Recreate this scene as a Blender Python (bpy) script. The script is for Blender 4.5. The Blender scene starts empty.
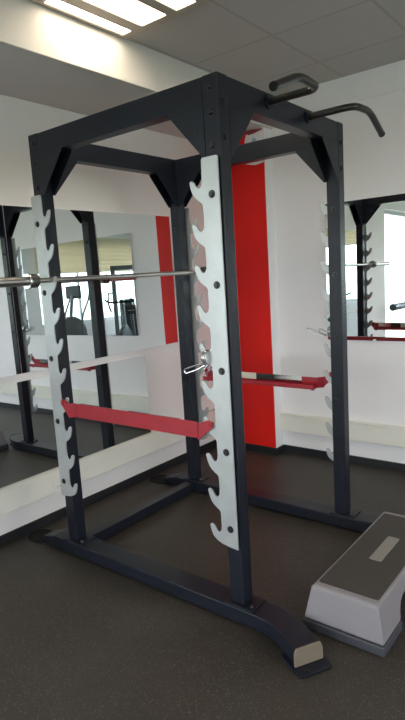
import bpy, bmesh, math, random
from mathutils import Vector, Matrix
random.seed(7)
S = bpy.context.scene
COL = S.collection
PI = math.pi

# ------------------------------------------------------------------ rack dimensions (metres)
W, L, H = 1.169, 1.104, 2.355          # upright centres: A(0,0) B(W,0) C(0,L) D(W,L)
TX, TY = 0.077, 0.072                  # upright section
ZB = 0.083                             # top of base beams / feet of uprights
WALL_X, WALL_Y = -0.49, 2.17
MIR_X, MIR_Y = -0.465, 2.15
CEIL = 2.94
ROOM_X1, ROOM_Y0 = 7.0, -5.0

# ------------------------------------------------------------------ materials
def mat(name, col, rough=0.5, metal=0.0, noise=0.0, nscale=20.0, bump=0.0, bscale=200.0, spec=0.5, coat=0.0):
    m = bpy.data.materials.new(name); m.use_nodes = True
    nt = m.node_tree; b = nt.nodes['Principled BSDF']
    b.inputs['Base Color'].default_value = (*col, 1)
    b.inputs['Roughness'].default_value = rough
    b.inputs['Metallic'].default_value = metal
    b.inputs['Specular IOR Level'].default_value = spec
    b.inputs['Coat Weight'].default_value = coat
    tc = nt.nodes.new('ShaderNodeTexCoord')
    if noise:
        n = nt.nodes.new('ShaderNodeTexNoise'); n.inputs['Scale'].default_value = nscale; n.inputs['Detail'].default_value = 5
        nt.links.new(tc.outputs['Object'], n.inputs['Vector'])
        r = nt.nodes.new('ShaderNodeValToRGB')
        r.color_ramp.elements[0].position = .3; r.color_ramp.elements[1].position = .7
        r.color_ramp.elements[0].color = (*[c*(1-noise) for c in col], 1)
        r.color_ramp.elements[1].color = (*[min(1, c*(1+noise)) for c in col], 1)
        nt.links.new(n.outputs['Fac'], r.inputs['Fac']); nt.links.new(r.outputs['Color'], b.inputs['Base Color'])
    if bump:
        n2 = nt.nodes.new('ShaderNodeTexNoise'); n2.inputs['Scale'].default_value = bscale
        nt.links.new(tc.outputs['Object'], n2.inputs['Vector'])
        bp = nt.nodes.new('ShaderNodeBump'); bp.inputs['Strength'].default_value = bump; bp.inputs['Distance'].default_value = .002
        nt.links.new(n2.outputs['Fac'], bp.inputs['Height']); nt.links.new(bp.outputs['Normal'], b.inputs['Normal'])
    return m

M = {}
M['paint'] = mat('charcoal powder coat', (.0105, .0125, .0205), .36, noise=.15, nscale=6, bump=.06, bscale=500, spec=.30)
M['bolt'] = mat('black bolt', (.005, .005, .006), .35)
M['plate'] = mat('galvanised hook plate', (.47, .48, .485), .42, .5, noise=.06, nscale=14)
M['red_arm'] = mat('red enamel', (.33, .012, .024), .33, noise=.08, nscale=9)
M['chrome'] = mat('chrome', (.72, .72, .72), .14, 1.0)
M['steel'] = mat('brushed steel bar', (.50, .48, .46), .28, 1.0, noise=.08, nscale=60)
M['dark_steel'] = mat('oxidised steel', (.14, .13, .125), .4, .8)
M['wire'] = mat('zinc wire', (.62, .62, .63), .25, .9)
M['black'] = mat('black rubber', (.011, .011, .012), .8, spec=.2)
M['strip_black'] = mat('black strip', (.02, .02, .02), .3)
M['label'] = mat('cream label', (.62, .58, .48), .5)
M['wall'] = mat('wall paint', (.82, .79, .81), .7, noise=.015, nscale=3, bump=.05, bscale=150)
M['wall_warm'] = mat('wall paint left', (.80, .76, .745), .7, noise=.015, nscale=3, bump=.05, bscale=150)
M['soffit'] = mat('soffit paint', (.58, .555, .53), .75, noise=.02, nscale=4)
M['red_wall'] = mat('red wall paint', (.70, .014, .010), .5, noise=.03, nscale=3, spec=.2)
M['white_wall'] = mat('white pillar paint', (.80, .785, .79), .6)
M['trunk'] = mat('cream trunking', (.78, .755, .68), .45, noise=.03, nscale=5)
M['skirt'] = mat('black skirting', (.012, .013, .016), .45)
M['frame'] = mat('window frame', (.55, .56, .58), .4)
M['white_pl'] = mat('white plastic', (.78, .78, .76), .35)
M['step'] = mat('step plastic', (.235, .215, .23), .5, noise=.02, nscale=8, bump=.05, bscale=300)
M['step_base'] = mat('step base plastic', (.055, .056, .07), .5)
M['step_mat'] = mat('step mat rubber', (.044, .038, .034), .65, noise=.12, nscale=200, bump=.3, bscale=700)
M['step_ins'] = mat('step inlay', (.23, .21, .195), .6)
M['cap'] = mat('taupe plastic cap', (.20, .16, .12), .5)
M['mach'] = mat('machine dark', (.014, .016, .018), .45)
M['worn'] = mat('worn white print', (.14, .14, .15), .6)
M['handle'] = mat('black chrome handle', (.016, .015, .014), .28)
M['mach_grey'] = mat('machine silver', (.16, .17, .18), .35, .5)
M['mach_teal'] = mat('machine slate', (.055, .075, .085), .4)
M['screen'] = mat('console face', (.12, .16, .19), .15)
M['olive'] = mat('olive shroud', (.03, .032, .022), .4)
M['rail'] = mat('slate rail', (.05, .07, .09), .3)
M['darkred'] = mat('dark red trim', (.16, .015, .02), .4)
M['bluegrey'] = mat('blue grey paint', (.30, .38, .45), .5)
M['redpad'] = mat('red roller fabric', (.30, .03, .05), .6)

def mirror_mat():
    m = bpy.data.materials.new('silvered glass'); m.use_nodes = True
    nt = m.node_tree; nt.nodes.clear()
    o = nt.nodes.new('ShaderNodeOutputMaterial'); g = nt.nodes.new('ShaderNodeBsdfGlossy')
    g.inputs['Roughness'].default_value = 0.0; g.inputs['Color'].default_value = (.76, .815, .82, 1)
    nt.links.new(g.outputs[0], o.inputs[0]); return m
M['mirror'] = mirror_mat()

def glass_mat():
    m = bpy.data.materials.new('window glass'); m.use_nodes = True
    nt = m.node_tree; nt.nodes.clear()
    o = nt.nodes.new('ShaderNodeOutputMaterial'); t = nt.nodes.new('ShaderNodeBsdfTransparent')
    g = nt.nodes.new('ShaderNodeBsdfGlossy'); g.inputs['Roughness'].default_value = .0
    t.inputs['Color'].default_value = (.93, .96, .96, 1)
    mx = nt.nodes.new('ShaderNodeMixShader'); mx.inputs[0].default_value = .06
    nt.links.new(t.outputs[0], mx.inputs[1]); nt.links.new(g.outputs[0], mx.inputs[2]); nt.links.new(mx.outputs[0], o.inputs[0]); return m
M['glass'] = glass_mat()

def blind_mat():
    m = bpy.data.materials.new('cream blind fabric'); m.use_nodes = True
    nt = m.node_tree; nt.nodes.clear()
    o = nt.nodes.new('ShaderNodeOutputMaterial'); d = nt.nodes.new('ShaderNodeBsdfDiffuse'); t = nt.nodes.new('ShaderNodeBsdfTranslucent')
    d.inputs['Color'].default_value = (.76, .69, .57, 1); t.inputs['Color'].default_value = (.74, .64, .50, 1)
    mx = nt.nodes.new('ShaderNodeMixShader'); mx.inputs[0].default_value = .42
    nt.links.new(d.outputs[0], mx.inputs[1]); nt.links.new(t.outputs[0], mx.inputs[2]); nt.links.new(mx.outputs[0], o.inputs[0]); return m
M['blind'] = blind_mat()

def emit_mat(name, col, s):
    m = bpy.data.materials.new(name); m.use_nodes = True
    nt = m.node_tree; nt.nodes.clear()
    o = nt.nodes.new('ShaderNodeOutputMaterial'); e = nt.nodes.new('ShaderNodeEmission')
    e.inputs['Color'].default_value = (*col, 1); e.inputs['Strength'].default_value = s
    nt.links.new(e.outputs[0], o.inputs[0]); return m
M['lamp'] = emit_mat('lamp light', (1.0, .86, .66), 11.0)
M['lamp_body'] = mat('lamp louvre', (.42, .37, .31), .5)

def floor_mat():
    m = mat('speckled rubber floor', (.030, .0252, .0215), .5, bump=.25, bscale=260)
    nt = m.node_tree; b = nt.nodes['Principled BSDF']; tc = next(n for n in nt.nodes if n.type == 'TEX_COORD')
    n = nt.nodes.new('ShaderNodeTexNoise'); n.inputs['Scale'].default_value = 1.7; n.inputs['Detail'].default_value = 7
    nt.links.new(tc.outputs['Object'], n.inputs['Vector'])
    r = nt.nodes.new('ShaderNodeValToRGB'); r.color_ramp.elements[0].position = .3; r.color_ramp.elements[1].position = .75
    r.color_ramp.elements[0].color = (.0258, .0205, .0164, 1); r.color_ramp.elements[1].color = (.048, .039, .032, 1)
    nt.links.new(n.outputs['Fac'], r.inputs['Fac'])
    v = nt.nodes.new('ShaderNodeTexVoronoi'); v.inputs['Scale'].default_value = 150
    nt.links.new(tc.outputs['Object'], v.inputs['Vector'])
    lt = nt.nodes.new('ShaderNodeMath'); lt.operation = 'LESS_THAN'; lt.inputs[1].default_value = .26
    nt.links.new(v.outputs['Distance'], lt.inputs[0])
    sep = nt.nodes.new('ShaderNodeSeparateColor'); nt.links.new(v.outputs['Color'], sep.inputs[0])
    gt = nt.nodes.new('ShaderNodeMath'); gt.operation = 'GREATER_THAN'; gt.inputs[1].default_value = .66
    nt.links.new(sep.outputs[0], gt.inputs[0])
    mu = nt.nodes.new('ShaderNodeMath'); mu.operation = 'MULTIPLY'; nt.links.new(lt.outputs[0], mu.inputs[0]); nt.links.new(gt.outputs[0], mu.inputs[1])
    mx = nt.nodes.new('ShaderNodeMix'); mx.data_type = 'RGBA'
    nt.links.new(mu.outputs[0], mx.inputs[0]); nt.links.new(r.outputs['Color'], mx.inputs[6]); mx.inputs[7].default_value = (.17, .152, .125, 1)
    nt.links.new(mx.outputs[2], b.inputs['Base Color'])
    return m
M['floor'] = floor_mat()

def ceiling_mat():
    m = mat('ceiling tiles', (.50, .475, .45), .8)
    nt = m.node_tree; b = nt.nodes['Principled BSDF']; tc = next(n for n in nt.nodes if n.type == 'TEX_COORD')
    sx = nt.nodes.new('ShaderNodeSeparateXYZ'); nt.links.new(tc.outputs['Object'], sx.inputs[0])
    outs = []
    for ax, off in ((0, .17), (1, .56)):
        s = nt.nodes.new('ShaderNodeMath'); s.operation = 'SUBTRACT'; s.inputs[1].default_value = off - 60.0
        nt.links.new(sx.outputs[ax], s.inputs[0])
        d = nt.nodes.new('ShaderNodeMath'); d.operation = 'DIVIDE'; d.inputs[1].default_value = .6; nt.links.new(s.outputs[0], d.inputs[0])
        f = nt.nodes.new('ShaderNodeMath'); f.operation = 'PINGPONG'; f.inputs[1].default_value = .5; nt.links.new(d.outputs[0], f.inputs[0])
        l = nt.nodes.new('ShaderNodeMath'); l.operation = 'LESS_THAN'; l.inputs[1].default_value = .016; nt.links.new(f.outputs[0], l.inputs[0])
        outs.append(l)
    mxm = nt.nodes.new('ShaderNodeMath'); mxm.operation = 'MAXIMUM'
    nt.links.new(outs[0].outputs[0], mxm.inputs[0]); nt.links.new(outs[1].outputs[0], mxm.inputs[1])
    n = nt.nodes.new('ShaderNodeTexNoise'); n.inputs['Scale'].default_value = 3; nt.links.new(tc.outputs['Object'], n.inputs['Vector'])
    r = nt.nodes.new('ShaderNodeValToRGB'); r.color_ramp.elements[0].color = (.45, .43, .405, 1); r.color_ramp.elements[1].color = (.51, .487, .46, 1)
    nt.links.new(n.outputs['Fac'], r.inputs['Fac'])
    mx = nt.nodes.new('ShaderNodeMix'); mx.data_type = 'RGBA'
    nt.links.new(mxm.outputs[0], mx.inputs[0]); nt.links.new(r.outputs['Color'], mx.inputs[6]); mx.inputs[7].default_value = (.40, .38, .35, 1)
    nt.links.new(mx.outputs[2], b.inputs['Base Color'])
    return m
M['ceiling'] = ceiling_mat()

# ------------------------------------------------------------------ mesh helpers
class MB:
    def __init__(s): s.bm = bmesh.new()
    def _add(s, verts, faces):
        vs = [s.bm.verts.new(v) for v in verts]
        for f in faces:
            try: s.bm.faces.new([vs[i] for i in f])
            except ValueError: pass
        return s
    def box(s, x0, x1, y0, y1, z0, z1, mtx=None):
        v = [Vector(p) for p in ((x0,y0,z0),(x1,y0,z0),(x1,y1,z0),(x0,y1,z0),(x0,y0,z1),(x1,y0,z1),(x1,y1,z1),(x0,y1,z1))]
        if mtx: v = [mtx @ p for p in v]
        return s._add(v, ((3,2,1,0),(4,5,6,7),(0,1,5,4),(1,2,6,5),(2,3,7,6),(3,0,4,7)))
    def prism(s, pts, plane, a, b, mtx=None):
        """outline pts (2D) extruded from a to b along the axis missing in plane ('xz','xy','yz')"""
        def P(p, t):
            q = {'xz': (p[0], t, p[1]), 'xy': (p[0], p[1], t), 'yz': (t, p[0], p[1])}[plane]
            q = Vector(q); return mtx @ q if mtx else q
        n = len(pts)
        v = [P(p, a) for p in pts] + [P(p, b) for p in pts]
        f = [tuple(range(n)), tuple(range(2*n-1, n-1, -1))] + [(i, i+n, (i+1) % n + n, (i+1) % n) for i in range(n)]
        return s._add(v, f)
    def cyl(s, p0, p1, r0, r1=None, seg=20):
        r1 = r0 if r1 is None else r1
        p0, p1 = Vector(p0), Vector(p1); d = (p1-p0).normalized()
        u = d.orthogonal().normalized(); w = d.cross(u)
        v = []
        for p, r in ((p0, r0), (p1, r1)):
            v += [p + r*(math.cos(2*PI*i/seg)*u + math.sin(2*PI*i/seg)*w) for i in range(seg)]
        f = [tuple(range(seg-1, -1, -1)), tuple(range(seg, 2*seg))] + [(i, (i+1) % seg, (i+1) % seg+seg, i+seg) for i in range(seg)]
        return s._add(v, f)
    def tube(s, path, r, seg=12, closed=False):
        path = [Vector(p) for p in path]; n = len(path); rings = []
        up = None; verts = []; faces = []
        for i, p in enumerate(path):
            a = path[(i-1) % n] if (closed or i > 0) else p
            c = path[(i+1) % n] if (closed or i < n-1) else p
            d = (c-a).normalized()
            up = d.orthogonal().normalized() if up is None else (up - d*up.dot(d)).normalized()
            w = d.cross(up)
            verts += [p + r*(math.cos(2*PI*k/seg)*up + math.sin(2*PI*k/seg)*w) for k in range(seg)]
        for i in range(n if closed else n-1):
            j = (i+1) % n
            for k in range(seg): faces.append((i*seg+k, i*seg+(k+1) % seg, j*seg+(k+1) % seg, j*seg+k))
        if not closed: faces += [tuple(range(seg-1, -1, -1)), tuple(range((n-1)*seg, n*seg))]
        return s._add(verts, faces)
    def build(s, name, m, parent=None, bevel=0.0, seg=2, smooth=True, angle=35):
        bmesh.ops.recalc_face_normals(s.bm, faces=s.bm.faces)
        me = bpy.data.meshes.new(name); s.bm.to_mesh(me); s.bm.free()
        me.materials.append(m)
        o = bpy.data.objects.new(name, me); COL.objects.link(o)
        if parent:
            o.parent = parent
            o.matrix_parent_inverse = Matrix.Translation(-parent.location) if parent.type == 'EMPTY' and parent.parent is None and parent.get('_rz', 0) == 0 and not parent.get('_local') else Matrix()
        if bevel:
            b = o.modifiers.new('bevel', 'BEVEL'); b.width = bevel; b.segments = seg; b.limit_method = 'ANGLE'; b.angle_limit = math.radians(angle)
        if smooth:
            for p in me.polygons: p.use_smooth = True
            if bevel:
                w_ = o.modifiers.new('normals', 'WEIGHTED_NORMAL'); w_.mode = 'FACE_AREA'; w_.weight = 80
            else:
                e_ = o.modifiers.new('edges', 'EDGE_SPLIT'); e_.split_angle = math.radians(32)
        return o

def smooth_path(pts, rad, n=6):
    """polyline with filleted corners"""
    pts = [Vector(p) for p in pts]; out = [pts[0]]
    for i in range(1, len(pts)-1):
        a, b, c = pts[i-1], pts[i], pts[i+1]
        r = min(rad, (a-b).length*.48, (c-b).length*.48)
        p, q = b+(a-b).normalized()*r, b+(c-b).normalized()*r
        for k in range(n+1):
            t = k/n; out.append((1-t)**2*p + 2*t*(1-t)*b + t*t*q)
    out.append(pts[-1]); return out

def thing(name, label, cat, loc=(0,0,0), rz=0, group=None, local=False):
    o = bpy.data.objects.new(name, None); COL.objects.link(o); o.location = loc; o.rotation_euler = (0, 0, rz)
    o.empty_display_size = .1
    o['label'] = label; o['category'] = cat
    if group: o['group'] = group
    if local: o['_local'] = 1
    return o
def tag(o, label, cat, group=None):
    o['label'] = label; o['category'] = cat
    if group: o['group'] = group
    return o
def struct(o): o['kind'] = 'structure'; return o
def dup(root, loc, rz, label, group=None):
    r = root.copy(); COL.objects.link(r); r.location = loc; r.rotation_euler = (0, 0, rz); r['label'] = label
    if group: r['group'] = group
    for ch in list(root.children):
        c = ch.copy(); COL.objects.link(c); c.parent = r
        for g in list(ch.children):
            d = g.copy(); COL.objects.link(d); d.parent = c
    return r

# ================================================================== THE ROOM
struct(MB().box(WALL_X-.2, ROOM_X1+.2, ROOM_Y0-.2, WALL_Y+.2, -.1, 0).build('floor', M['floor'], smooth=False))
struct(MB().box(WALL_X-.2, ROOM_X1+.2, ROOM_Y0-.2, WALL_Y+.2, CEIL, CEIL+.1).build('ceiling', M['ceiling'], smooth=False))
struct(MB().box(WALL_X, ROOM_X1, WALL_Y, WALL_Y+.2, 0, CEIL).build('wall_back', M['wall'], smooth=False))

def wall_with_holes(name, axis, c0, c1, lo, hi, holes, m):
    """wall slab between c0 and c1 on the axis, running lo..hi, holes = (a,b,z0,z1) sorted"""
    b = MB()
    def bx(a0, a1, z0, z1):
        if a1-a0 < 1e-4 or z1-z0 < 1e-4: return
        if axis == 'x': b.box(c0, c1, a0, a1, z0, z1)
        else: b.box(a0, a1, c0, c1, z0, z1)
    cur = lo
    for a0, a1, z0, z1 in holes:
        bx(cur, a0, 0, CEIL); bx(a0, a1, 0, z0); bx(a0, a1, z1, CEIL); cur = a1
    bx(cur, hi, 0, CEIL)
    return struct(b.build(name, m, smooth=False))

left_holes = [(-4.7, -2.12, .15, 2.42)]
front_holes = [(.3, 3.3, .9, 2.66), (3.7, 6.7, .9, 2.66)]
right_holes = [(-4.8, -1.25, .75, 2.66), (-.9, 1.9, .75, 2.66)]
wall_with_holes('wall_left', 'x', WALL_X-.2, WALL_X, ROOM_Y0, WALL_Y, left_holes, M['wall_warm'])
wall_with_holes('wall_front', 'y', ROOM_Y0-.2, ROOM_Y0, WALL_X, ROOM_X1, front_holes, M['wall'])
wall_with_holes('wall_right', 'x', ROOM_X1, ROOM_X1+.2, ROOM_Y0, WALL_Y, right_holes, M['wall'])

wn = 0
def window(axis, c, a0, a1, z0, z1, panes):
    """frame and glass in a hole; c = wall centre plane"""
    global wn; wn += 1
    f = MB(); t = .03; fw = .055
    def bx(p0, p1, q0, q1, d=t, tgt=f):
        if axis == 'x': tgt.box(c-d, c+d, p0, p1, q0, q1)
        else: tgt.box(p0, p1, c-d, c+d, q0, q1)
    bx(a0, a1, z0, z0+fw); bx(a0, a1, z1-fw, z1); bx(a0, a0+fw, z0+fw, z1-fw); bx(a1-fw, a1, z0+fw, z1-fw)
    for k in range(1, panes):
        x = a0+(a1-a0)*k/panes; bx(x-fw/2, x+fw/2, z0+fw, z1-fw)
    o = struct(f.build('window_%d' % wn, M['frame'], smooth=False))
    g = MB(); bx(a0+fw*.5, a1-fw*.5, z0+fw*.5, z1-fw*.5, .003, g)
    go = g.build('glass', M['glass'], o, smooth=False)
    # daylight portal for the renderer in the opening
    l = bpy.data.lights.new('daylight_portal', 'AREA'); l.shape = 'RECTANGLE'; l.size = a1-a0; l.size_y = z1-z0
    l.cycles.is_portal = True
    lo = bpy.data.objects.new('daylight_portal', l); COL.objects.link(lo)
    mid, zc = (a0+a1)/2, (z0+z1)/2
    if axis == 'x':
        left = c < 0
        lo.location = (c + (.09 if left else -.09), mid, zc); lo.rotation_euler = (0, 0, 0)
        d = Vector((1, 0, 0)) if left else Vector((-1, 0, 0))
    else:
        lo.location = (mid, c+.09, zc); d = Vector((0, 1, 0))
    lo.rotation_euler = d.to_track_quat('-Z', 'Z').to_euler()
    return o
for h in left_holes: window('x', WALL_X-.1, h[0], h[1], h[2], h[3], 2)
for h in front_holes: window('y', ROOM_Y0-.1, h[0], h[1], h[2], h[3], 2)
for h in right_holes: window('x', ROOM_X1+.1, h[0], h[1], h[2], h[3], 3)

# soffit box along the left wall
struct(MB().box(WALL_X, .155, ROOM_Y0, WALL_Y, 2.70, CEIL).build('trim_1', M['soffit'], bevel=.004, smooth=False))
# red pillar in the corner, white on its side and above the red
struct(MB().box(WALL_X, .14, 2.055, WALL_Y, 0, CEIL-.24).build('wall_pillar', M['white_wall'], smooth=False))
rp = struct(MB().box(WALL_X+.001, .134, 2.050, 2.0552, .06, 2.70).build('trim_2', M['red_wall'], smooth=False))
# cable trunking
struct(MB().box(WALL_X, -.44, -2.0, 2.05, .205, .345).box(WALL_X, -.437, -2.0, 2.05, .345, .356).build('trim_3', M['trunk'], bevel=.004))
struct(MB().box(.14, 4.5, 2.12, WALL_Y, .205, .345).box(.14, 4.5, 2.117, WALL_Y, .345, .356).build('trim_4', M['trunk'], bevel=.004))
struct(MB().box(.55, 6.0, WALL_Y-.012, WALL_Y, 2.75, 2.768).build('trim_shadow_line', M['wall'], bevel=.003))  # added thin ledge, stands in for a shadow streak on the back wall
# skirtings
struct(MB().box(WALL_X, WALL_X+.014, ROOM_Y0, 2.055, 0, .062).build('baseboard_left', M['skirt'], bevel=.003))
struct(MB().box(WALL_X, .155, 2.040, 2.054, 0, .062).box(.141, .155, 2.054, 2.156, 0, .062).box(.141, ROOM_X1, 2.156, WALL_Y, 0, .062).build('baseboard_back', M['skirt'], smooth=False))

# ------------------------------------------------------------------ mirrors (lean back a quarter of a degree)
def left_mirror(y0, y1, z0, z1, label, group):
    o = thing('wall_mirror', label, 'mirror', (MIR_X, (y0+y1)/2, z0), 0, group)
    o['_local'] = 1
    hy, h = (y1-y0)/2, z1-z0
    MB().box(-.004, 0, -hy, hy, 0, h).build('mirror_glass', M['mirror'], o, smooth=False)
    MB().box(-.0170, -.0045, -hy, hy, 0, h).build('backing_board', M['wall'], o, smooth=False)
    o.rotation_euler = (0, -.0066, 0)
    return o
left_mirror(.052, 1.55, 1.035, 2.056, 'large wall mirror above the white band, right of the thin seam, reflecting the red pillar', 'mirror panels on the left wall')
left_mirror(-1.0, .047, 1.035, 2.056, 'upper wall mirror panel left of the thin vertical seam at the photo edge', 'mirror panels on the left wall')
left_mirror(-1.0, 1.15, .358, .985, 'low wall mirror below the white band, standing on the cream trunking', 'mirror panels on the left wall')
bm_ = thing('wall_mirror', 'mirror on the back wall right of the red pillar, behind the rack\'s right upright', 'mirror', (1.6, MIR_Y, 1.005))
bm_['_local'] = 1; bm_.rotation_euler = (-.0036, 0, 0)
MB().box(-1.0, 1.0, 0, .004, 0, 1.05).build('mirror_glass', M['mirror'], bm_, smooth=False)
MB().box(-1.0, 1.0, .0045, .0150, 0, 1.05).build('backing_board', M['wall'], bm_, smooth=False)
for x in (-.62, .62):
    MB().cyl((x, -.010, 0), (x, .0, 0), .012).build('mirror_clip', M['white_pl'], bm_, bevel=.002)

# socket on the left trunking
so = tag(MB().box(-.440, -.431, .165, .255, .205, .29).build('power_socket', M['white_pl'], bevel=.004), 'white square power socket on the cream trunking below the low mirror', 'socket')
MB().cyl((-.4312, .21, .247), (-.4285, .21, .247), .027, seg=24).build('socket_face', M['trunk'], so, bevel=.002)
for dy in (-.009, .009):
    MB().cyl((-.4287, .21+dy, .247), (-.4280, .21+dy, .247), .0032, seg=10).build('socket_hole', M['skirt'], so)

# painted emblem at the top of the red pillar
sg = thing('wall_emblem', 'white and red emblem at the top of the red pillar, behind the rack\'s top beam', 'emblem', (.04, 2.05, 2.45))
MB().prism([(-.06, 2.50), (.135, 2.50), (.135, 2.70), (-.01, 2.70), (-.035, 2.64)], 'xz', 2.047, 2.0505).build('white_field', M['white_wall'], sg, smooth=False)
MB().prism([(-.03, 2.712), (.05, 2.70), (.134, 2.692), (.128, 2.683), (.05, 2.668), (.0, 2.664), (-.03, 2.68)], 'xz', 2.0455, 2.0475).build('red_swoosh', M['redpad'], sg, smooth=False)
MB().prism([(.05+.022*math.cos(a*PI/8), 2.605+.03*math.sin(a*PI/8)) for a in range(16)], 'xz', 2.0455, 2.0475).build('blue_mark', M['bluegrey'], sg, smooth=False)
MB().prism([(-.055, 2.452), (.0, 2.462), (.07, 2.478), (.134, 2.492), (.134, 2.435), (.05, 2.425), (.01, 2.432)], 'xz', 2.047, 2.0505).build('white_brush_stroke', M['white_wall'], sg, smooth=False)

# ------------------------------------------------------------------ ceiling luminaires
def luminaire(loc, label):
    o = thing('ceiling_light', label, 'light', loc, 0, 'recessed louvre lights in the ceiling', local=True)
    x0, x1, y0, y1 = -.3, .3, -.35, .3
    fr = MB()
    fr.box(x0, x1, y1-.06, y1, -.012, .0); fr.box(x0, x1, y0, y0+.06, -.012, 0)
    fr.box(x0, x0+.015, y0+.06, y1-.06, -.012, 0); fr.box(x1-.015, x1, y0+.06, y1-.06, -.012, 0)
    fr.build('frame', M['lamp_body'], o, bevel=.002, smooth=False)
    for a, b in ((-.285, -.275), (-.205, -.125), (.055, .125), (.255, .285)):
        MB().box(a, b, y0+.06, y1-.06, -.014, -.001).build('louvre', M['lamp_body'], o, bevel=.003, smooth=False)
    for a, b in ((-.275, -.205), (-.125, -.042), (-.036, .055), (.125, .255)):
        MB().box(a, b, y0+.06, y1-.06, -.006, -.001).build('lamp_tube', M['lamp'], o, smooth=False)
    MB().box(-.042, -.036, y0+.06, y1-.06, -.010, -.001).build('louvre_rib', M['lamp_body'], o, smooth=False)
    return o
lum = luminaire((.47, .26, CEIL), 'bright striped louvre light recessed in the ceiling beside the soffit')
for i, (x, y) in enumerate(((2.87, .26), (5.27, .26), (.47, -2.74), (2.87, -2.74), (5.27, -2.74))):  # unseen copies of the luminaire, added to brighten the room
    dup(lum, (x, y, CEIL), 0, 'added ceiling louvre light for extra room light, unseen, behind or beside the camera')

# ================================================================== POWER RACK
rack = thing('power_rack', 'dark charcoal power rack with silver hook plates standing on the rubber floor', 'power rack', (0, 0, 0))
UPR = {'A': (0, 0), 'B': (W, 0), 'C': (0, L), 'D': (W, L)}
def bolt(p, axis, parent, r=.0125, h=.009):
    p = Vector(p); a = Vector(axis)
    b = MB(); b.cyl(p-a*.003, p+a*.002, r*1.35, seg=18); b.cyl(p+a*.002, p+a*h, r, r*.72, seg=18)
    return b.build('bolt', M['bolt'], parent)
uprights = {}
for k, (x, y) in UPR.items():
    u = MB().box(x-TX/2, x+TX/2, y-TY/2, y+TY/2, ZB+.008, H).build('upright', M['paint'], rack, bevel=.006, seg=2)
    uprights[k] = u
    sy = -1 if y == 0 else 1
    sx = -1 if x == 0 else 1
    for z in (2.307, 2.21, 2.083): bolt((x, y+sy*TY/2, z), (0, sy, 0), u)
    for z in (2.248, 2.114): bolt((x+sx*TX/2, y, z), (sx, 0, 0), u)
    if y > 0:
        for z in (1.893, 1.529, 1.167, .81, .456): bolt((x, y-TY/2, z), (0, -1, 0), u)

# weathered maker's lettering down the right far upright
for i in range(9):
    z = 1.525-.024*i
    b = MB(); x_ = W+TX/2
    b.box(x_, x_+.0006, L-.012, L+.012, z-.003, z)
    if i % 3 != 1: b.box(x_, x_+.0006, L-.012, L-.008, z-.016, z-.003)
    if i % 2: b.box(x_, x_+.0006, L+.008, L+.012, z-.016, z-.003)
    b.build('worn_letter', M['worn'], uprights['D'], smooth=False)

# hook plates
TIPS = (1.9466, 1.772, 1.604, 1.437, 1.271, 1.108, .946, .781, .617, .450)
NH = len(TIPS)
def hook_outline():
    pts = [(0, 2.034), (.006, 2.040), (.076, 2.040), (.082, 2.034)]
    for i in range(NH):
        t = TIPS[i]
        pts += [(.084, t+.012), (.086, t-.006), (.090, t-.015), (.096, t-.021), (.104, t-.022), (.111, t-.018), (.117, t-.010),
                (.123, t+.001), (.132, t+.009), (.143, t+.010), (.148, t+.005), (.148, t-.003),
                (.143, t-.024), (.134, t-.046)]
        if i < NH-1: pts += [(.121, t-.062), (.104, t-.075), (.090, t-.083), (.085, t-.094)]
        else: pts += [(.112, t-.064), (.084, t-.075), (.05, t-.080), (0, t-.085)]
    return pts
HO = hook_outline()
for k, (x, y) in UPR.items():
    s = 1 if x == 0 else -1
    xo = x - s*(TX/2-.0035) + (s*.012 if y > 0 else 0)
    pts = [(xo+s*u, z) for u, z in HO]
    y0, y1 = (-.058, -.050) if y == 0 else (L+.050, L+.058)
    pl = MB().prism(pts, 'xz', y0, y1).build('hook_plate', M['plate'], rack, bevel=.0012, seg=1, angle=60)
    sy = -1 if y == 0 else 1
    for z in (1.893, 1.529, 1.167, .81, .456):
        bolt((x, y0 if sy < 0 else y1, z), (0, sy, 0), pl, .012)
        MB().cyl((x, y+sy*TY/2, z), (x, y+sy*.0505, z), .013, seg=14).build('spacer', M['bolt'], pl)

# top beams and gussets
ZT0, ZT1 = 2.247, 2.352
hx, hy = TX/2, TY/2
BT = {}
BT['AB'] = MB().box(hx, W-hx, -hy+.001, hy-.001, ZT0, ZT1).build('top_beam', M['paint'], rack, bevel=.004)
BT['CD'] = MB().box(hx, W-hx, L-hy+.001, L+hy-.001, ZT0, ZT1).build('top_beam', M['paint'], rack, bevel=.004)
BT['AC'] = MB().box(-hx+.001, hx-.001, hy, L-hy, ZT0, ZT1).build('top_beam', M['paint'], rack, bevel=.004)
BT['BD'] = MB().box(W-hx+.001, W+hx-.001, hy, L-hy, ZT0, ZT1).build('top_beam', M['paint'], rack, bevel=.004)
gw, gz = .188, 2.045
def gusset(plane, a, s, c, half):
    """two triangular side plates joined at the upright by a flange: a = upright face, s = direction, c = beam centre"""
    tri = [(a, ZT0+.0005), (a+s*gw, ZT0+.0005), (a+s*(gw-.004), ZT0-.012), (a+s*.014, gz), (a, gz)]
    for t0, t1 in ((c-half+.001, c-half+.006), (c+half-.006, c+half-.001)):
        MB().prism(tri, plane, t0, t1).build('gusset', M['paint'], rack, bevel=.001, seg=1, smooth=False)
for c in (0, L):
    gusset('xz', hx, 1, c, hy); gusset('xz', W-hx, -1, c, hy)
for c in (0, W):
    gusset('yz', hy, 1, c, hx); gusset('yz', L-hy, -1, c, hx)
# maker's small marks on the gusset beside the front upright
for i in range(3):
    x = W-hx-.07+.022*i; z = 2.145-.012*i
    MB().prism([(x, z), (x+.008, z+.022), (x+.013, z+.020), (x+.005, z-.003)], 'xz', -hy-.0002, -hy+.0012).build('gusset_mark', M['bolt'], rack, smooth=False)

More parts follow.
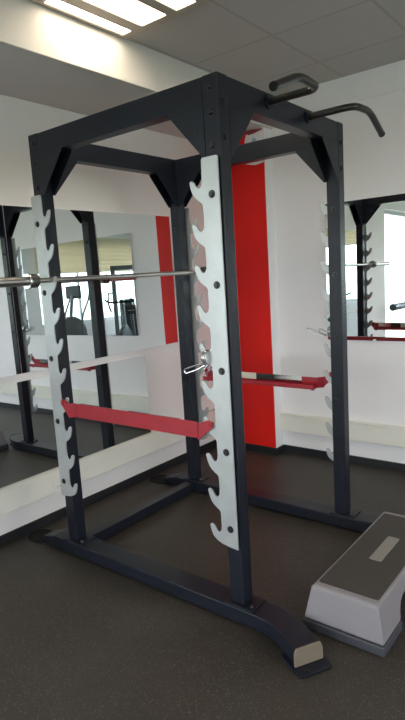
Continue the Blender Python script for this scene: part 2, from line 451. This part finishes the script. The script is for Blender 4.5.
# base beams
def swept_rect(path, hw, z0, z1):
    b = MB(); n = len(path); v = []; f = []
    for i, p in enumerate(path):
        a = Vector(path[max(i-1, 0)]); c = Vector(path[min(i+1, n-1)]); d = (c-a).normalized(); nn = Vector((-d.y, d.x))
        P = Vector(p)
        for q, z in ((P-nn*hw, z0), (P+nn*hw, z0), (P+nn*hw, z1), (P-nn*hw, z1)): v.append((q.x, q.y, z))
    for i in range(n-1):
        for k in range(4): f.append((4*i+k, 4*i+(k+1) % 4, 4*i+4+(k+1) % 4, 4*i+4+k))
    f += [(3, 2, 1, 0), (4*n-4, 4*n-3, 4*n-2, 4*n-1)]
    return b._add(v, f)
def base_side(yc, sy):
    def Y(y): return yc + sy*y
    path = [(-.16, 0), (-.1, 0), (.3, 0), (.8, 0), (1.2, 0), (1.29, -.001), (1.35, -.008), (1.41, -.026), (1.462, -.053), (1.560, -.112)]
    bb = swept_rect([(x, Y(y)) for x, y in path], .061, .012, ZB).build('base_beam', M['paint'], rack, bevel=.006, angle=50)
    # end cap
    d = Vector((.108, sy*-.062)).normalized(); n = Vector((-d.y, d.x)); e = Vector((1.560, Y(-.112)))
    cp = []
    for t in range(9):
        a = PI*t/8; cp.append((.066*math.cos(a)*(1 if abs(math.cos(a)) < .99 else 1), .05+.034*math.sin(a)**.5))
    cp = [(-.066, .012), (.066, .012)] + [(.066, .062), (.056, .088), (-.056, .088), (-.066, .066)]
    mtx = Matrix(((n.x, d.x, 0, e.x), (n.y, d.y, 0, e.y), (0, 0, 1, 0), (0, 0, 0, 1)))
    ec = MB().prism(cp, 'xz', .0, .012, mtx).build('end_cap', M['cap'], rack, bevel=.003); ec['label'] = 'taupe end cap'
    pad = MB()
    ang = math.atan2(d.y, d.x)
    out = []
    hw, l0, l1, r = .078, -.09, .064, .022
    for cx, cy, a0 in ((l1-r, hw-r, 0), (l0+r, hw-r, PI/2), (l0+r, -hw+r, PI), (l1-r, -hw+r, 1.5*PI)):
        for k in range(5):
            a = a0+PI/2*k/4; out.append((cx+r*math.cos(a), cy+r*math.sin(a)))
    rot = Matrix.Translation((e.x, e.y, 0)) @ Matrix.Rotation(ang, 4, 'Z')
    pad.prism(out, 'xy', 0, .0115, rot); pf = pad.build('foot_pad', M['paint'], rack, bevel=.002)
    bq = rot @ Vector((.042, -.03*sy, .0115)); bolt(bq, (0, 0, 1), pf, .008, .004)
    # the beam slopes down to a rounded foot pad on the wall side
    MB()._add([(-.158, Y(-.060), .012), (-.158, Y(.060), .012), (-.158, Y(.060), ZB-.002), (-.158, Y(-.060), ZB-.002), (-.285, Y(-.045), .0115), (-.285, Y(.045), .0115), (-.285, Y(.045), .045), (-.285, Y(-.045), .045)],
        ((3,2,1,0),(4,5,6,7),(0,1,5,4),(1,2,6,5),(2,3,7,6),(3,0,4,7))).build('beam_toe', M['paint'], rack, bevel=.006)
    out = []
    for k in range(20):
        a = 2*PI*k/20; out.append((-.355+.085*math.copysign(abs(math.cos(a))**.7, math.cos(a)), Y(-.005)+.075*math.copysign(abs(math.sin(a))**.7, math.sin(a))))
    MB().prism(out, 'xy', 0, .0115).build('foot_pad', M['black'], rack, bevel=.002)
    return bb
base_side(0, 1); base_side(L, -1)
MB().box(-.036, .036, .067, L-.067, .010, .074).build('base_crossbeam', M['paint'], rack, bevel=.005)
for k, (x, y) in UPR.items():
    s = 1 if x == 0 else -1
    bp = MB().box(x-.062, x+.092, y-.058, y+.058, ZB, ZB+.008).build('base_plate', M['paint'], rack, bevel=.002)
    bolt((x+.072, y-.028, ZB+.008), (0, 0, 1), bp, .010, .012)
    bolt((x-.05, y+.045, ZB+.008), (0, 0, 1), bp, .008, .012)
# pull-up handles
for s in (-1, 1):
    yc = .53
    path = smooth_path([(W+hx-.002, yc+s*.184, 2.313), (1.452, yc+s*.184, 2.312), (1.455, yc+s*.36, 2.318), (1.446, yc+s*.545, 2.243)], .055, 8)
    h = MB().tube(path, .0165, 16).build('pull_up_handle', M['handle'], rack)
    MB().cyl((W+hx-.001, yc+s*.184, 2.313), (W+hx+.008, yc+s*.184, 2.313), .030, seg=24).build('flange', M['paint'], h)
    e = path[-1]; d = (path[-1]-path[-2]).normalized()
    MB().cyl(e-d*.002, e+d*.006, .0178, .0165, seg=20).build('end_plug', M['black'], h)

# ================================================================== SAFETY ARMS (rest on the seventh hooks)
def safety_arm(yc, s, label):
    """s = outward y direction of the arm's tall plate, yc = plane of the uprights"""
    o = thing('safety_arm', label, 'safety arm', (W/2, yc, .835), 0, 'red safety arms')
    def Y(d): return yc + s*d
    xa, xb = .150, W-.165
    z0, z1 = (.848, .924) if s < 0 else (.842, .907)
    da, db, dc = .040, .046, -.020          # inner face, outer face, inner edge of the bottom flange
    def bx(b, x0, x1, d0, d1, q0, q1): return b.box(x0, x1, min(Y(d0), Y(d1)), max(Y(d0), Y(d1)), q0, q1)
    ch = MB(); bx(ch, xa, xb, da, db, z0, z1); bx(ch, xa, xb, dc, da, z0, z0+.006); bx(ch, xa, xb, dc, dc+.006, z0+.006, z0+.028)
    ch.build('channel', M['red_arm'], o, bevel=.0015, seg=1)
    segs = ((.19, .33, 'chrome'), (.33, .44, 'strip_black'), (.44, .56, 'label'), (.56, .70, 'strip_black'), (.70, .90, 'chrome'))
    for a, b, m in segs:
        ws = MB(); bx(ws, a, b-.002, da-.0035, da-.0002, z0+.026, z1+.002); ws.build('wear_strip', M[m], o, smooth=False)
    for e, x in ((-1, xa), (1, xb)):
        # angled web from the channel end out to the face of the hook plate, rising to a round lobe with a pin
        xm = x + e*.030; yb = .0665
        b = MB()
        v = [(xx, Y(d)) for xx, d in ((x, da), (x, db), (xm, yb+.006), (xm, yb))]
        b._add([(p[0], p[1], z0) for p in v]+[(p[0], p[1], z1+.002) for p in v], ((3,2,1,0),(4,5,6,7),(0,1,5,4),(1,2,6,5),(2,3,7,6),(3,0,4,7)))
        xp = .083 if e < 0 else W-.078
        zc = .926; r = .021
        arc = [(xp + e*r*math.cos(a), zc + r*math.sin(a)) for a in [PI/2+.5-(PI+.2)*k/10 for k in range(11)]]
        b.prism([(xm, z1+.002)] + arc + [(xm, z0+.006)], 'xz', *sorted((Y(yb), Y(yb+.006))))
        br = b.build('end_bracket', M['red_arm'], o, bevel=.001, seg=1)
        MB().cyl((xp, Y(.046), zc), (xp, Y(yb+.010), zc), .0105, seg=18).build('pin', M['red_arm'], br)
        MB().cyl((x-e*.02, Y(.012), z0-.010), (x-e*.02, Y(.012), z0+.001), .009, seg=12).build('rest_bolt', M['bolt'], br)
    return o
safety_arm(0, -1, 'red safety arm across the near side of the rack, in front of the low mirror')
safety_arm(L, 1, 'red safety arm with chrome strip across the far side, in front of the red pillar')

# ================================================================== BARBELL
bx_ = -.035+.103; bz = TIPS[2]-.022+.0142
bar = thing('barbell', 'long steel barbell resting on the third hooks in front of the mirror', 'barbell', (bx_, L/2, bz))
ya, yb = -.148, L+.148
MB().cyl((bx_, ya, bz), (bx_, yb, bz), .014, seg=24).build('shaft', M['steel'], bar)
for s, y in ((-1, ya), (1, yb)):
    MB().cyl((bx_, y, bz), (bx_, y+s*.048, bz), .036, seg=28).build('collar', M['dark_steel'], bar, bevel=.003)
    sl = MB().cyl((bx_, y+s*.048, bz), (bx_, y+s*.062, bz), .042, seg=28).build('collar_ring', M['chrome'], bar, bevel=.004)
    MB().cyl((bx_, y+s*.062, bz), (bx_, y+s*(.56 if s < 0 else .39), bz), .0245, seg=28).build('sleeve', M['steel'], bar, bevel=.003)

# ================================================================== SPRING CLIPS
def spring_clip(x, y, z, handles, label, off=(0, 0, 0)):
    """coil looped over a hook; handles = tip offsets of the two wire handles from the bottom of the coil"""
    o = thing('spring_clip', label, 'spring clip', (x, y, z-.06), 0, 'spring clips hanging on hooks')
    r, wr = .030, .0032
    coil = []
    turns, nn = 3.0, 72
    for i in range(nn+1):
        a = 2*PI*turns*i/nn
        coil.append((x-.012+.026*i/nn, y+r*math.cos(a+PI*.5), z-r+.004+r*math.sin(a+PI*.5)))
    MB().tube(coil, wr, 8).build('coil', M['wire'], o)
    for k, dd in enumerate(handles):
        base = Vector((x-.010 if k == 0 else x+.012, y + (-.012 if k == 0 else .012), z-2*r+.004)) + Vector(off)
        d = Vector(dd); n = Vector((d.z, 0, -d.x)).normalized()*.010
        pth = smooth_path([base+n*.3, base+d*.45+n, base+d+n, base+d-n, base+d*.45-n, base-n*.3], .010, 5)
        MB().tube(pth, wr, 8).build('handle', M['wire'], o)
    return o
zh = TIPS[4]-.022
spring_clip(W+.035-.108, -.054, zh, ((-.105, -.012, -.035), (-.06, .02, -.045)), 'wire spring clip hanging on the hook plate of the nearest upright')
spring_clip(W+.035-.106, L+.054, zh-.028, ((-.115, -.015, .040), (-.085, .02, .030)), 'wire spring clip hanging on the right far upright against the white wall', (-.022, 0, .002))

# ================================================================== AEROBIC STEP
st = thing('aerobic_step', 'grey aerobic step platform with black rubber top on the floor beside the rack', 'exercise step', (1.616, .56, 0))
prof = [(.088, .045), (.300, .045), (.315, .085), (.335, .112), (.37, .125), (.75, .125), (.785, .112), (.805, .085), (.82, .045), (1.034, .045),
        (1.010, .185), (1.000, .197), (.985, .2), (.137, .2), (.122, .197), (.112, .185)]
sb = MB(); n = len(prof); v = []
for sgn in (-1, 1):
    for y, z in prof:
        t = (z-.045)/.155
        v.append((1.616 + sgn*(.181-.026*t-(.006 if z > .19 else 0)), y, z))
sb._add(v, [tuple(range(n)), tuple(range(2*n-1, n-1, -1))]+[(i, i+n, (i+1) % n+n, (i+1) % n) for i in range(n)])
sb.build('platform', M['step'], st, bevel=.012, seg=3, angle=42)
for y0, y1 in ((.084, .304), (.816, 1.038)):
    x0, x1 = 1.616-.185, 1.616+.185
    MB().box(x0, x1, y0, y1, 0, .044).build('base_block', M['step_base'], st, bevel=.006)
def rrect(x0, x1, y0, y1, r, n=4):
    o = []
    for cx, cy, a0 in ((x1-r, y1-r, 0), (x0+r, y1-r, PI/2), (x0+r, y0+r, PI), (x1-r, y0+r, 1.5*PI)):
        for k in range(n+1): o.append((cx+r*math.cos(a0+PI/2*k/n), cy+r*math.sin(a0+PI/2*k/n)))
    return o
MB().prism(rrect(1.480, 1.752, .155, .967, .012), 'xy', .199, .2025).build('top_mat', M['step_mat'], st, bevel=.001)
MB().prism(rrect(1.592, 1.652, .452, .715, .01), 'xy', .2024, .2035).build('inlay', M['step_ins'], st, bevel=.0004)

# ================================================================== THINGS SEEN ONLY IN THE MIRRORS
# blinds half down on the window rows
def blind(axis, c, a0, a1, zb, label):
    """axis = wall normal axis, c = wall face, fabric hangs just inside the room"""
    nfold = 16; sg = -1 if axis == 'x' else 1
    zz = [2.76 - (2.76-zb)*j/nfold for j in range(nfold+1)]
    pts = [(c+sg*(.035+(.012 if j % 2 else 0)), zv) for j, zv in enumerate(zz)]
    ring = pts + [(y+sg*.004, zv) for y, zv in reversed(pts)]
    loc = (c, (a0+a1)/2, zb) if axis == 'x' else ((a0+a1)/2, c, zb)
    o = thing('window_blind', label, 'blind', loc, 0, 'blinds on the windows')
    pl = 'xz' if axis == 'x' else 'yz'
    MB().prism(ring, pl, a0-.06, a1+.06).build('fabric', M['blind'], o, smooth=False)
    for nm, q0, q1, z0, z1 in (('head_rail', .02, .07, 2.76, 2.82), ('bottom_rail', .028, .06, zb-.02, zb)):
        u0, u1 = sorted((c+sg*q0, c+sg*q1))
        b = MB()
        b.box(u0, u1, a0-.06, a1+.06, z0, z1) if axis == 'x' else b.box(a0-.06, a1+.06, u0, u1, z0, z1)
        b.build(nm, M['white_pl'], o, bevel=.003)
    return o
blind('y', ROOM_Y0, .3, 3.3, 2.10, 'cream pleated blind seen beside the rack upright in the back wall mirror')
blind('y', ROOM_Y0, 3.7, 6.7, 2.10, 'cream pleated blind on the window wall behind the camera')
blind('x', ROOM_X1, -4.8, -1.25, 1.95, 'cream pleated blind above the machines, seen in the left mirror')

# rail in front of the tall left window
gr = thing('guard_rail', 'dark horizontal rail in front of the tall window, seen in the back wall mirror', 'rail', (-.38, -3.3, 0))
MB().cyl((-.38, -4.6, .95), (-.38, -2.12, .95), .055, seg=24).build('bar', M['rail'], gr, bevel=.008)
for y in (-4.3, -3.3):
    MB().cyl((-.38, y, .012), (-.38, y, .91), .025, seg=16).cyl((-.38, y, 0), (-.38, y, .012), .07, seg=20).build('post', M['mach'], gr)

def elliptical(loc, rz, label):
    o = thing('elliptical_trainer', label, 'exercise machine', loc, rz, local=True)
    MB().box(-.06, .06, -.85, .75, .04, .12).box(-.28, .28, .68, .76, .0, .07).box(-.28, .28, -.88, -.8, 0, .07).build('frame', M['mach'], o, bevel=.01)
    out = [(.42+.38*math.cos(2*PI*k/24), .62+.36*math.sin(2*PI*k/24)*(1.1 if k < 12 else 1.3)) for k in range(24)]
    MB().prism(out, 'yz', -.11, .11).build('flywheel_shroud', M['olive'], o, bevel=.02)
    MB().tube(smooth_path([(0, .42, .7), (0, .32, 1.2), (0, .26, 1.42)], .1), .035, 12).build('mast', M['mach_grey'], o)
    c = MB().box(-.20, .20, .20, .26, 1.36, 1.62).build('console', M['mach'], o, bevel=.02)
    MB().box(-.15, .15, .192, .201, 1.42, 1.58).build('display', M['screen'], c)
    for s in (-1, 1):
        MB().tube(smooth_path([(s*.24, .30, .35), (s*.25, .30, 1.0), (s*.27, .08, 1.35), (s*.22, -.02, 1.62)], .12), .02, 10).build('arm_lever', M['mach_grey'], o)
        MB().box(s*.24-.03, s*.24+.03, -.75, .45, .28, .33).build('foot_rail', M['mach_grey'], o, bevel=.008)
        MB().box(s*.22-.08, s*.22+.08, -.40, -.02, .335, .365).build('pedal', M['black'], o, bevel=.01)
    return o
elliptical((5.5, -1.2, 0), .1, 'olive elliptical trainer before the bright window, seen in the left mirror beside the rack upright')

def cable_station(loc, rz):
    o = thing('cable_machine', 'tall silver cable machine with weight stack, seen in the left mirror near the mirror edge', 'exercise machine', loc, rz, local=True)
    for x in (-.30, .30):
        MB().box(x-.045, x+.045, -.05, .05, 0, 1.92).build('column', M['mach_grey'], o, bevel=.008)
    MB().box(-.34, .34, -.05, .05, 1.92, 2.02).build('top_bar', M['mach_teal'], o, bevel=.008)
    MB().box(-.42, .42, -.5, .35, 0, .07).build('base', M['mach'], o, bevel=.01)
    for k in range(18):
        MB().box(-.16, .16, -.07, .07, .12+.055*k, .17+.055*k).build('weight_plate', M['mach'], o, bevel=.003)
    for x in (-.1, .1):
        MB().cyl((x, 0, .07), (x, 0, 1.92), .011, seg=12).build('guide_rod', M['chrome'], o)
    MB().box(-.22, .22, -.62, -.25, .45, .53).build('seat', M['mach_teal'], o, bevel=.02)
    MB().box(-.05, .05, -.48, -.40, .07, .45).build('seat_post', M['mach'], o, bevel=.005)
    MB().box(-.18, .18, -.30, -.2, .56, 1.25).build('backrest', M['mach_teal'], o, bevel=.03)
    MB().box(-.05, .05, -.20, -.05, .80, .90).build('back_strut', M['mach'], o)
    for s in (-1, 1):
        MB().tube(smooth_path([(s*.30, -.05, 1.40), (s*.42, -.30, 1.42), (s*.42, -.55, 1.15), (s*.36, -.60, .95)], .1), .022, 10).build('press_arm', M['mach'], o)
    return o
cm = cable_station((5.8, -2.78, 0), .9)
dup(cm, (6.2, .1, 0), 1.57, 'tall silver cable machine seen in the left mirror just left of the hook plate')

def bike(loc, rz):
    o = thing('exercise_bike', 'dark exercise bike with a round flywheel, seen in the back wall mirror', 'exercise machine', loc, rz, local=True)
    MB().box(-.25, .25, -.55, -.48, 0, .07).box(-.25, .25, .48, .55, 0, .07).box(-.035, .035, -.5, .5, .05, .11).build('base', M['mach'], o, bevel=.008)
    MB().cyl((-.03, .28, .42), (.03, .28, .42), .26, seg=36).build('flywheel', M['mach_teal'], o, bevel=.01)
    MB().tube([(0, .45, .1), (0, .25, .75), (0, .30, 1.05)], .03, 12).tube([(0, -.3, .1), (0, -.2, .85)], .03, 12).tube([(0, .25, .72), (0, -.15, .4)], .03, 12).build('frame', M['mach_grey'], o)
    MB().prism([(-.09, -.36), (.09, -.36), (.08, -.25), (.03, -.12), (.015, -.02), (-.015, -.02), (-.03, -.12), (-.08, -.25)], 'xy', .85, .91).build('saddle', M['black'], o, bevel=.015)
    MB().tube(smooth_path([(-.22, .52, 1.13), (-.22, .33, 1.08), (.22, .33, 1.08), (.22, .52, 1.13)], .06), .016, 10).build('handlebar', M['black'], o)
    for s in (-1, 1):
        cr = MB().cyl((s*.06, 0, .36), (s*.06, .12*s, .28), .012, seg=10).build('crank', M['mach_grey'], o)
        MB().box(s*.12-.05, s*.12+.05, .12*s-.04, .12*s+.04, .265, .295).build('pedal', M['black'], cr, bevel=.005)
    return o
bk = bike((1.45, -3.9, 0), 1.3)
b2 = dup(bk, (4.6, -1.6, 0), .5, 'dark exercise bike seen low in the left mirror, in front of the cable machine')
b2.scale = (1.15, 1.15, 1.15)

# ================================================================== LIGHT, CAMERA
w = bpy.data.worlds.new('sky'); S.world = w; w.use_nodes = True
nt = w.node_tree; bg = nt.nodes['Background']
tc = nt.nodes.new('ShaderNodeTexCoord'); sp = nt.nodes.new('ShaderNodeSeparateXYZ'); nt.links.new(tc.outputs['Generated'], sp.inputs[0])
rp_ = nt.nodes.new('ShaderNodeValToRGB'); mr = nt.nodes.new('ShaderNodeMapRange')
mr.inputs[1].default_value = -1; mr.inputs[2].default_value = 1
nt.links.new(sp.outputs[2], mr.inputs[0]); nt.links.new(mr.outputs[0], rp_.inputs[0])
cr = rp_.color_ramp
cr.elements[0].position = 0.0; cr.elements[0].color = (.16, .17, .15, 1)
cr.elements[1].position = 1.0; cr.elements[1].color = (.84, .90, 1.0, 1)
for p, c in ((.47, (.34, .40, .34, 1)), (.505, (.86, .89, .92, 1)), (.7, (.88, .92, 1.0, 1))):
    e = cr.elements.new(p); e.color = c
nt.links.new(rp_.outputs[0], bg.inputs[0]); bg.inputs[1].default_value = 7.0

cam = bpy.data.cameras.new('camera'); co = bpy.data.objects.new('camera', cam); COL.objects.link(co)
cam.sensor_fit = 'VERTICAL'; cam.sensor_height = 24; cam.lens = 551.114/720*24; cam.clip_start = .05
yaw, pitch, roll = -.6744, -.1525, -.0608
fw = Vector((math.sin(yaw)*math.cos(pitch), math.cos(yaw)*math.cos(pitch), math.sin(pitch)))
r = Vector((math.cos(yaw), -math.sin(yaw), 0)); u = r.cross(fw)
c_, s_ = math.cos(roll), math.sin(roll)
rr = c_*r + s_*u; uu = -s_*r + c_*u
mw = Matrix((rr, uu, -fw)).transposed().to_4x4(); mw.translation = (2.5398, -1.8984, 1.573)
co.matrix_world = mw
S.camera = co
S.view_settings.view_transform = 'Standard'; S.view_settings.look = 'None'
S.view_settings.exposure = 0.58; S.view_settings.gamma = 1.0
S.view_settings.use_curve_mapping = False
S.cycles.max_bounces = 14; S.cycles.diffuse_bounces = 6; S.cycles.glossy_bounces = 8; S.cycles.transparent_max_bounces = 12
S.cycles.sample_clamp_indirect = 6.0
S.cycles.use_denoising = True
for o in S.objects:
    for k in ('_local', '_rz'):
        if k in o: del o[k]
